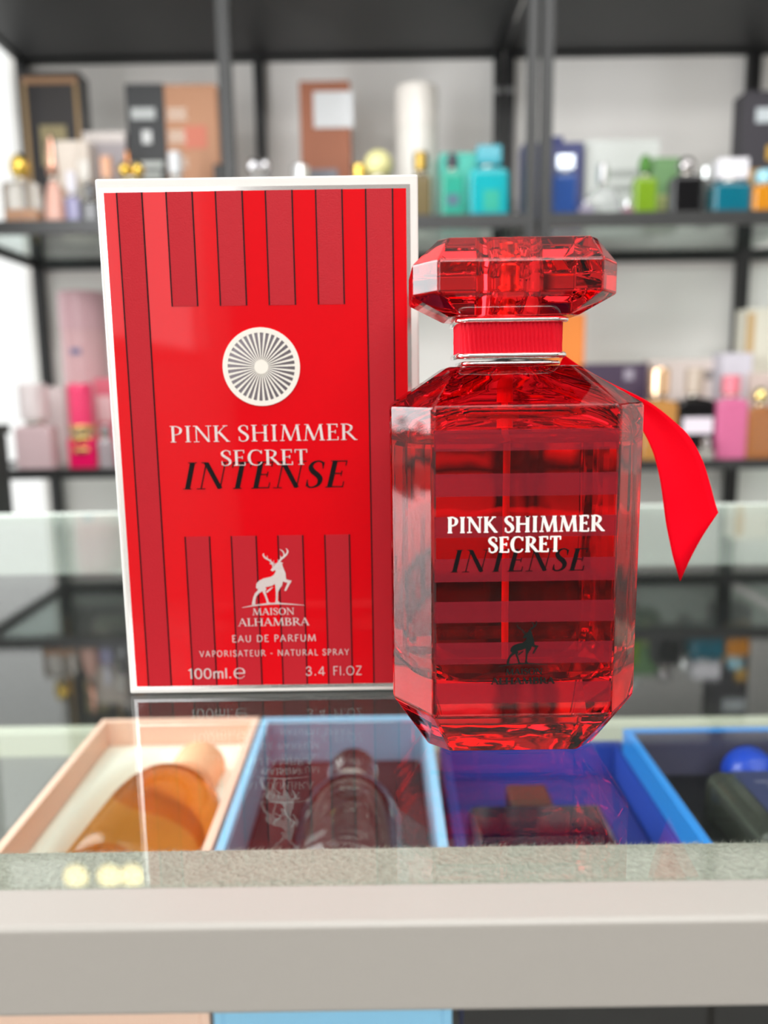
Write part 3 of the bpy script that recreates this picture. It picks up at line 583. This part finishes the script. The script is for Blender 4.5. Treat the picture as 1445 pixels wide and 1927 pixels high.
def flacon(label, x0, x1, ytop, ybody, Y, sh, col, capcol, cap='cyl', metalcap=False, shape='rect', rough=.08, trans=.55, capw=.5, fill=None, depth=None, plate=None, rcap=.15, shoulder=.12, captrans=0):
    base = SZ[sh]; ym = ybody*.5+(410 if sh == 'u' else 868)*.5
    xa, xb = X(x0, ym, Y), X(x1, ym, Y); xc = (xa+xb)/2; hw = (xb-xa)/2; z1 = zt((x0+x1)/2, ytop, Y); zb = zt((x0+x1)/2, ybody, Y)
    d = depth or min(hw*.62, .02); yc = Y+d; h = zb-base; b0 = base+.0003
    r = empty('perfume_bottle', (xc, yc, base), label, 'perfume bottle')
    gm = mat('flacon_%s_%s' % (col, trans), col, rough, trans=trans, ior=1.4, coat=.3)
    nr = min(hw*.45, .009)
    if shape == 'rect':
        S_ = [(b0, .93, .93), (b0+.003, 1, 1), (b0+h*(1-shoulder), 1, 1), (b0+h*(1-shoulder*.4), .9, .92), (b0+h*.985, .55, .7)]
        bm = loft([rrect(xc, yc, z, hw*a, d*b, min(.006, d*.5)) for z, a, b in S_])
    elif shape == 'round':
        dd = hw; S_ = [(b0, .9), (b0+.003, 1), (b0+h*(1-shoulder), 1), (b0+h*(1-shoulder*.5), .85), (b0+h*.985, .45)]; yc = Y+hw
        bm = lathe(xc, yc, [(hw*a, z) for z, a in S_])
    elif shape == 'disc':
        bm = loft([rrect(xc, yc, b0+h*.98*(.5-.5*math.cos(math.pi*k/14)), max(hw*math.sin(math.pi*(.14+.86*k/14)) if k < 14 else hw*.12, hw*.12), d*(.6+.4*math.sin(math.pi*k/14)), .004) for k in range(15)])
    else:      # tapered, tall
        bm = lathe(xc, Y+hw, [(hw*a, b0+h*.985*t) for t, a in ((0, .92), (.02, 1), (.3, .96), (.6, .82), (.8, .66), (.93, .52), (1, .4))]); yc = Y+hw
    link('body', bm, gm, r, smooth=(shape != 'rect'), bevel=0)
    if fill:
        link('liquid', loft([rrect(xc, yc, z, hw*.86, (hw if shape != 'rect' else d)*.8, .004) for z in (b0+.004, b0+h*fill[1])]), mat('juice_'+fill[0], fill[0], .3), r) if trans > .4 else None
    if plate: 
        u0, u1, v0, v1, c = plate
        yy = yc-(d if shape == 'rect' else hw)
        link('label_plate', bx(xa+(xb-xa)*u0, xa+(xb-xa)*u1, yy-.001, yy-.0002, base+h*v0, base+h*v1), mat('print_'+c, c, .5), r)
    ch = z1-zb; cr = hw*capw
    link('collar', lathe(xc, yc, [(cr*.7, zb-h*.02), (cr*.7, zb+ch*.14)], 20), mat('collar_metal', 'd8d4cc', .2, 1), r, smooth=True)
    cm = mat('cap_%s_%s' % (capcol, 'm' if metalcap else captrans), capcol, .16 if metalcap else .35, 1 if metalcap else 0, trans=captrans, coat=.3)
    z0 = zb+ch*.12; c_h = z1-z0
    if cap == 'cyl': link('cap', lathe(xc, yc, [(cr*.94, z0), (cr, z0+c_h*.06), (cr, z1-c_h*.08), (cr*.9, z1)], 24), cm, r, smooth=False)
    elif cap == 'ball': link('cap', lathe(xc, yc, [(max(cr*math.sin(math.pi*(.08+.92*k/12)), .0004), z0+c_h*(.5-.5*math.cos(math.pi*(.0+k/12)))) for k in range(13)], 24), cm, r, smooth=True)
    elif cap == 'box': link('cap', loft([rrect(xc, yc, z, cr, min(d, cr)*.9, .002) for z in (z0, z1)]), cm, r, bevel=.001)
    elif cap == 'twin':
        for s_x in (-1, 1):
            q = cr*.55; link('cap_ball', lathe(xc+s_x*q, yc, [(max(q*math.sin(math.pi*k/12), .0004), z0+c_h*(.5-.5*math.cos(math.pi*k/12))) for k in range(13)], 20), cm, r, smooth=True)
    elif cap == 'spire': link('cap', lathe(xc, yc, [(cr, z0), (cr*.9, z0+c_h*.25), (cr*.75, z0+c_h*.6), (cr*.45, z0+c_h*.85), (cr*.15, z1)], 24), cm, r, smooth=True)
    adopt(r); return r
GOLD, SIL = 'e8c45a', 'e6e6ea'
# ---- upper shelf, left bay
carton('tall black perfume box framed in gold at the far left of the upper shelf', 46, 158, 134, 1.60, 'u', '221e20', [(.04, .10, .03, .97, 'a8895c', 'gold_edge', 0), (.90, .96, .03, .97, 'a8895c', 'gold_edge', 0), (.04, .96, .93, .97, 'a07a5a', 'gold_edge', 0), (.28, .72, .47, .70, '9a8e68', 'gold_plate', 0), (.34, .66, .54, .62, '4a4434', 'plate_centre', 0), (.55, .93, .16, .34, 'b0b4ae', 'silver_print', 0)], coat=.5)
carton('ivory perfume box lying low in front of the gold framed box', 108, 168, 264, 1.52, 'u', 'ece0d4', [(.05, .95, .45, .52, 'c8a890', 'copper_line', 0)], rough=.4)
carton('grey lilac perfume box beside the black and white text box', 161, 240, 247, 1.56, 'u', 'a79fa3', [(0, 1, .90, .995, 'd8d0cc', 'pale_lid_edge', 0)])
carton('black perfume box with a white text block', 242, 314, 157, 1.56, 'u', '2a2c2e', [(.12, .75, .78, .85, 'b8bcbc', 'print_line', 0), (.38, .62, .63, .71, 'd8dada', 'round_seal', 0), (.0, .92, .22, .54, 'c4cac6', 'text_block', 0)])
carton('tan kraft perfume box with white writing and a red patch', 314, 412, 158, 1.56, 'u', 'b58260', [(.04, .42, .78, .86, 'd8c4b4', 'white_writing', 0), (.04, .38, .64, .72, 'd8c4b4', 'white_writing', 0), (.04, .40, .48, .55, 'd8c4b4', 'white_writing', 0), (.34, .78, .60, .74, 'c87058', 'red_patch', 0), (.3, .9, .02, .12, 'dc9a88', 'pink_foot_band', 0)])
flacon('amber perfume bottle with large gold ball cap at the left edge', 2, 68, 283, 338, 1.42, 'u', 'f0ece6', GOLD, 'ball', True, trans=.8, capw=.56, fill=('e8940c', .42), depth=.016)
flacon('tall rose gold perfume bottle with spire cap', 74, 116, 242, 336, 1.42, 'u', 'e6b4a4', 'efb8a0', 'spire', True, shape='tall', rough=.15, trans=.0, capw=.5)
flacon('lilac perfume bottle with pale cap beside the rose gold bottle', 122, 148, 322, 368, 1.42, 'u', 'a8a4cc', 'e8e6f0', 'cyl', False, trans=.3, capw=.7)
flacon('clear perfume bottle with silver cap in front of the grey lilac box', 146, 176, 300, 345, 1.47, 'u', 'd4d4cc', 'e0dcd4', 'box', False, trans=.5, capw=.7)
flacon('black perfume bottle with dark cap half hidden by the red carton', 152, 186, 345, 376, 1.42, 'u', '141416', '101012', 'box', False, trans=0, capw=.5)
flacon('small bottle with copper cap, between grey lilac box and red carton', 190, 214, 293, 340, 1.46, 'u', 'c8b8a8', 'd09060', 'box', False, trans=.3, capw=.8)
flacon('perfume bottle with twin gold ball cap in front of the text box', 222, 270, 300, 336, 1.46, 'u', 'e0d8a8', GOLD, 'twin', True, trans=.4, capw=.95)
flacon('perfume bottle with copper spike cap behind the twin gold balls', 234, 250, 276, 320, 1.52, 'u', 'd8a070', 'd89058', 'spire', True, trans=.3, capw=.8)
flacon('silver capped bottle in front of the tan kraft box', 316, 346, 284, 332, 1.46, 'u', 'd8d8d8', 'd6d8da', 'cyl', False, trans=.3, capw=.85)
flacon('bottle with small black cap right of the tan kraft box', 400, 424, 309, 345, 1.46, 'u', '404040', '0c0c0c', 'cyl', False, trans=.2, capw=.8)
# ---- upper shelf, middle bay
flacon('perfume bottle with twin glass ball cap left of the brown box', 466, 508, 294, 328, 1.45, 'u', 'd8dade', 'f4f4f8', 'twin', True, trans=.5, capw=.95)
carton('tall brown perfume box with white square label', 566, 660, 152, 1.60, 'u', '9c5a3a', [(.0, 1, .30, .33, '5c3424', 'dark_groove', 0)], depth=.06)
flacon('perfume bottle with faceted silver cap in front of the brown box', 544, 586, 308, 345, 1.45, 'u', 'd4d6da', 'f2f4f6', 'cyl', True, trans=.5, capw=.8)
carton('low grey perfume box at the foot of the brown box', 583, 636, 318, 1.50, 'u', '6a6c74')
flacon('small gold capped perfume bottle beside the pale yellow ball', 664, 690, 308, 345, 1.45, 'u', 'd8c890', 'd0b050', 'cyl', True, trans=.4, capw=.9)
flacon('perfume bottle with pale yellow ball cap', 682, 744, 276, 336, 1.45, 'u', 'e8e4b8', 'e4dfa0', 'ball', False, trans=.3, capw=.9)
def tube(label, x0, x1, ytop, Y, sh, col, lidcol, extra=None):
    base = SZ[sh]; ym = (ytop+(410 if sh == 'u' else 868))/2; xa, xb = X(x0, ym, Y), X(x1, ym, Y); xc = (xa+xb)/2; hw = (xb-xa)/2; z1 = zt((x0+x1)/2, ytop, Y)
    r = empty('perfume_tube', (xc, Y+hw, base), label, 'cylindrical box')
    link('tube', lathe(xc, Y+hw, [(hw*.98, base+.0003), (hw, base+.002), (hw, z1-.075)], 40), mat('tube_'+col, col, .35, coat=.3), r, smooth=False)
    link('lid', lathe(xc, Y+hw, [(hw*1.02, z1-.0745), (hw*1.02, z1-.003), (hw*.97, z1)], 40), mat('tube_'+lidcol, lidcol, .35, coat=.3), r, smooth=False)
    if extra:
        for c, za, xb_ in extra: link('print', bx(xc-hw*xb_, xc-hw*xb_+.02, Y-.002, Y+.003, za, za+.012), mat('print_'+c, c, .5), r)
    adopt(r)
tube('tall ivory cylindrical perfume box on the upper shelf', 746, 826, 152, 1.58, 'u', 'e4e0d8', 'e8e2da')
flacon('black and gold ornate perfume bottle beside the teal bottles', 774, 812, 284, 325, 1.42, 'u', '6a5a30', '8c7434', 'cyl', True, trans=.1, capw=.75, rough=.25)
carton('teal perfume box behind the two teal bottles', 828, 905, 287, 1.56, 'u', '4cc0ae')
flacon('green teal perfume bottle with dark round cap', 830, 874, 284, 318, 1.43, 'u', '3cb8a0', '3a3a44', 'ball', False, trans=.35, capw=.55, plate=(.25, .75, .35, .55, '4a6478'))
flacon('large turquoise perfume bottle with teal flap cap', 884, 958, 272, 312, 1.44, 'u', '12b8c4', '0a9cae', 'box', False, trans=.2, capw=.62, plate=(.35, .75, .25, .6, '1aa890'))
# ---- upper shelf, right bays
carton('navy perfume box behind the front post, right rack', 984, 1096, 268, 1.56, 'u', '2c3470', [(.42, .66, .96, 1.06, '2c3470', 'raised_tab', 0)], rough=.35)
flacon('blue perfume bottle with silver cap in front of the navy box', 1042, 1086, 290, 322, 1.43, 'u', '3a66b8', 'c8d0dc', 'box', True, trans=.3, capw=.8)
carton('white perfume box with grey script print', 1100, 1240, 262, 1.58, 'u', 'd6dad6', [(.17, .78, .62, .70, 'a8aca8', 'script_print', 0), (.17, .66, .48, .54, 'a8aca8', 'script_print', 0)])
flacon('clear disc shaped perfume bottle with silver cap', 1104, 1172, 303, 345, 1.43, 'u', 'd8dcda', 'f0f0f4', 'cyl', True, shape='disc', trans=.6, capw=.3)
flacon('small violet tinted bottle at the foot of the disc bottle', 1090, 1118, 374, 388, 1.41, 'u', 'c8c0d8', 'e8e8f0', 'cyl', True, trans=.5, capw=.5)
flacon('small rose bottle left of the lime green bottle', 1172, 1192, 376, 390, 1.43, 'u', 'd0a0b0', 'e0e0e4', 'cyl', True, trans=.5, capw=.5)
carton('green perfume box behind the lime green bottle', 1228, 1278, 296, 1.52, 'u', '6a9460', [(.2, .8, .1, .5, 'a8b070', 'gold_print', 0)])
flacon('lime green perfume bottle with dark green ball cap', 1194, 1238, 287, 330, 1.43, 'u', '8cb42c', '3c7a14', 'ball', False, trans=.35, capw=.55)
flacon('square black perfume bottle with silver cap', 1266, 1324, 290, 326, 1.43, 'u', '121214', 'c8c4c4', 'ball', True, trans=0, capw=.6, rough=.1)
flacon('grey smoked perfume bottle between the black and the teal bottle', 1316, 1342, 312, 340, 1.5, 'u', '8c9090', 'e0e4e4', 'cyl', True, trans=.4, capw=.7)
flacon('teal blue perfume bottle with white cap', 1344, 1414, 296, 340, 1.43, 'u', '107c94', 'eceaf0', 'box', False, trans=.3, capw=.82)
carton('black perfume box with gold flowers at the right edge', 1396, 1470, 170, 1.56, 'u', '38353c', [(.62, .95, .52, .62, 'd8a840', 'gold_flower', 0), (.18, .55, .34, .46, 'b48a44', 'gold_flower', 0), (.55, .95, .12, .24, 'c89c50', 'gold_flower', 0), (.3, .95, .78, .88, 'c8d0d4', 'silver_band', 0)])
flacon('amber orange perfume bottle with pale blue cap, right edge of the upper shelf', 1418, 1466, 318, 345, 1.43, 'u', 'e89818', '9cd4e4', 'cyl', False, trans=.2, capw=.7)
# ---- lower shelf
tube('tall pink cylindrical perfume box behind the pink bottles', 106, 192, 545, 1.58, 'l', 'd8acb0', 'd4a8b0', [('7c7ca0', .16, .3)])
flacon('pale blush perfume bottle with tall silver collar, far left of the lower shelf', 26, 96, 722, 800, 1.43, 'l', 'e8ccd0', 'e4d8d8', 'cyl', False, trans=.2, capw=.75)
carton('blush perfume box behind the pale blush bottle', 78, 124, 728, 1.54, 'l', 'e2d2d2')
flacon('hot pink perfume bottle with gold banded cap', 126, 178, 722, 822, 1.43, 'l', 'f01864', 'f0346c', 'cyl', False, trans=.1, capw=.86)
for za, zb_ in ((.50, .62), (.0, .22)): pass
carton('red and pink perfume box beside the red carton edge', 180, 236, 712, 1.52, 'l', 'd86478', [(.1, .6, .5, .8, 'f0c8cc', 'pink_print', 0)])
flacon('small clear perfume bottle beside the white edge of the red carton', 184, 210, 800, 826, 1.43, 'l', 'c8c0c4', 'dcd8dc', 'cyl', True, trans=.4, capw=.7)
carton('orange perfume box seen right of the bottle neck', 1000, 1098, 590, 1.58, 'l', 'f08a38')
carton('dark purple perfume box with round silver seal', 1098, 1216, 684, 1.54, 'l', '4a3a52', [(.62, .78, .82, .94, 'a49cac', 'round_seal', 0)])
carton('long cream perfume box behind the amber and black bottles', 1220, 1356, 676, 1.58, 'l', 'dccfc8', [(.5, .86, .78, .88, '8c8480', 'grey_print', 0)])
flacon('amber perfume bottle with rose gold cap', 1210, 1276, 692, 752, 1.44, 'l', 'd49a54', 'f0c8a0', 'cyl', True, trans=.35, capw=.6)
flacon('black perfume bottle with oval white label', 1276, 1346, 692, 748, 1.44, 'l', '0e0c0e', 'b8a898', 'cyl', False, trans=0, capw=.5, plate=(.12, .92, .42, .68, 'e6dce6'))
flacon('small clear stopper bottle between the ribbon and the black bottle', 1316, 1344, 826, 846, 1.41, 'l', 'd0ccc4', 'e4e0e0', 'cyl', True, trans=.5, capw=.6)
carton('white perfume box behind the pink bottle', 1354, 1412, 664, 1.54, 'l', 'd4d0da')
flacon('pink perfume bottle with rose cap', 1350, 1408, 706, 748, 1.43, 'l', 'e87ca8', 'e07888', 'cyl', False, trans=.25, capw=.6)
carton('cream and gold perfume box at the right edge', 1398, 1470, 580, 1.58, 'l', 'e4e0d0', [(.0, .22, .0, .97, 'c8a878', 'gold_side', 0)])
carton('beige perfume box behind the brown bottle', 1408, 1470, 702, 1.52, 'l', 'd8c4bc')
flacon('brown perfume bottle with gold ball cap at the right edge', 1406, 1464, 728, 764, 1.43, 'l', 'b87848', 'f0dc90', 'ball', True, trans=.3, capw=.5)
# white label square on the brown box is its own raised plate; gold bands on the hot pink cap
def patch_on(root, nm, px0, px1, py0, py1, Y, col, metal=0):
    a, b = at(px0, (py0+py1)/2, Y), at(px1, (py0+py1)/2, Y); z1, z0 = at((px0+px1)/2, py0, Y).z, at((px0+px1)/2, py1, Y).z
    o = link(nm, bx(a.x, b.x, Y, Y+.002, z0, z1), mat('print_'+col+('m' if metal else ''), col, .25 if metal else .5, metal), root); o.matrix_parent_inverse = Matrix.Translation(-Vector(root.location))
for o in list(S.objects):
    lb_ = o.get('label')
    if lb_ == 'tall brown perfume box with white square label': patch_on(o, 'white_label', 590, 664, 172, 240, 1.597, 'd8dadc')
    if lb_ == 'hot pink perfume bottle with gold banded cap':
        base = o.location; 
        for z, hh in ((.038, .008), (.056, .01), (.018, .007)):
            q = link('gold_band', lathe(base.x, base.y, [(.0212, SZ['l']+z+.012), (.0218, SZ['l']+z+.014), (.0218, SZ['l']+z+.012+hh), (.0212, SZ['l']+z+.014+hh)], 24), mat('gold_ring', 'f0cc80', .2, 1), o, smooth=True); q.matrix_parent_inverse = Matrix.Translation(-Vector(o.location))
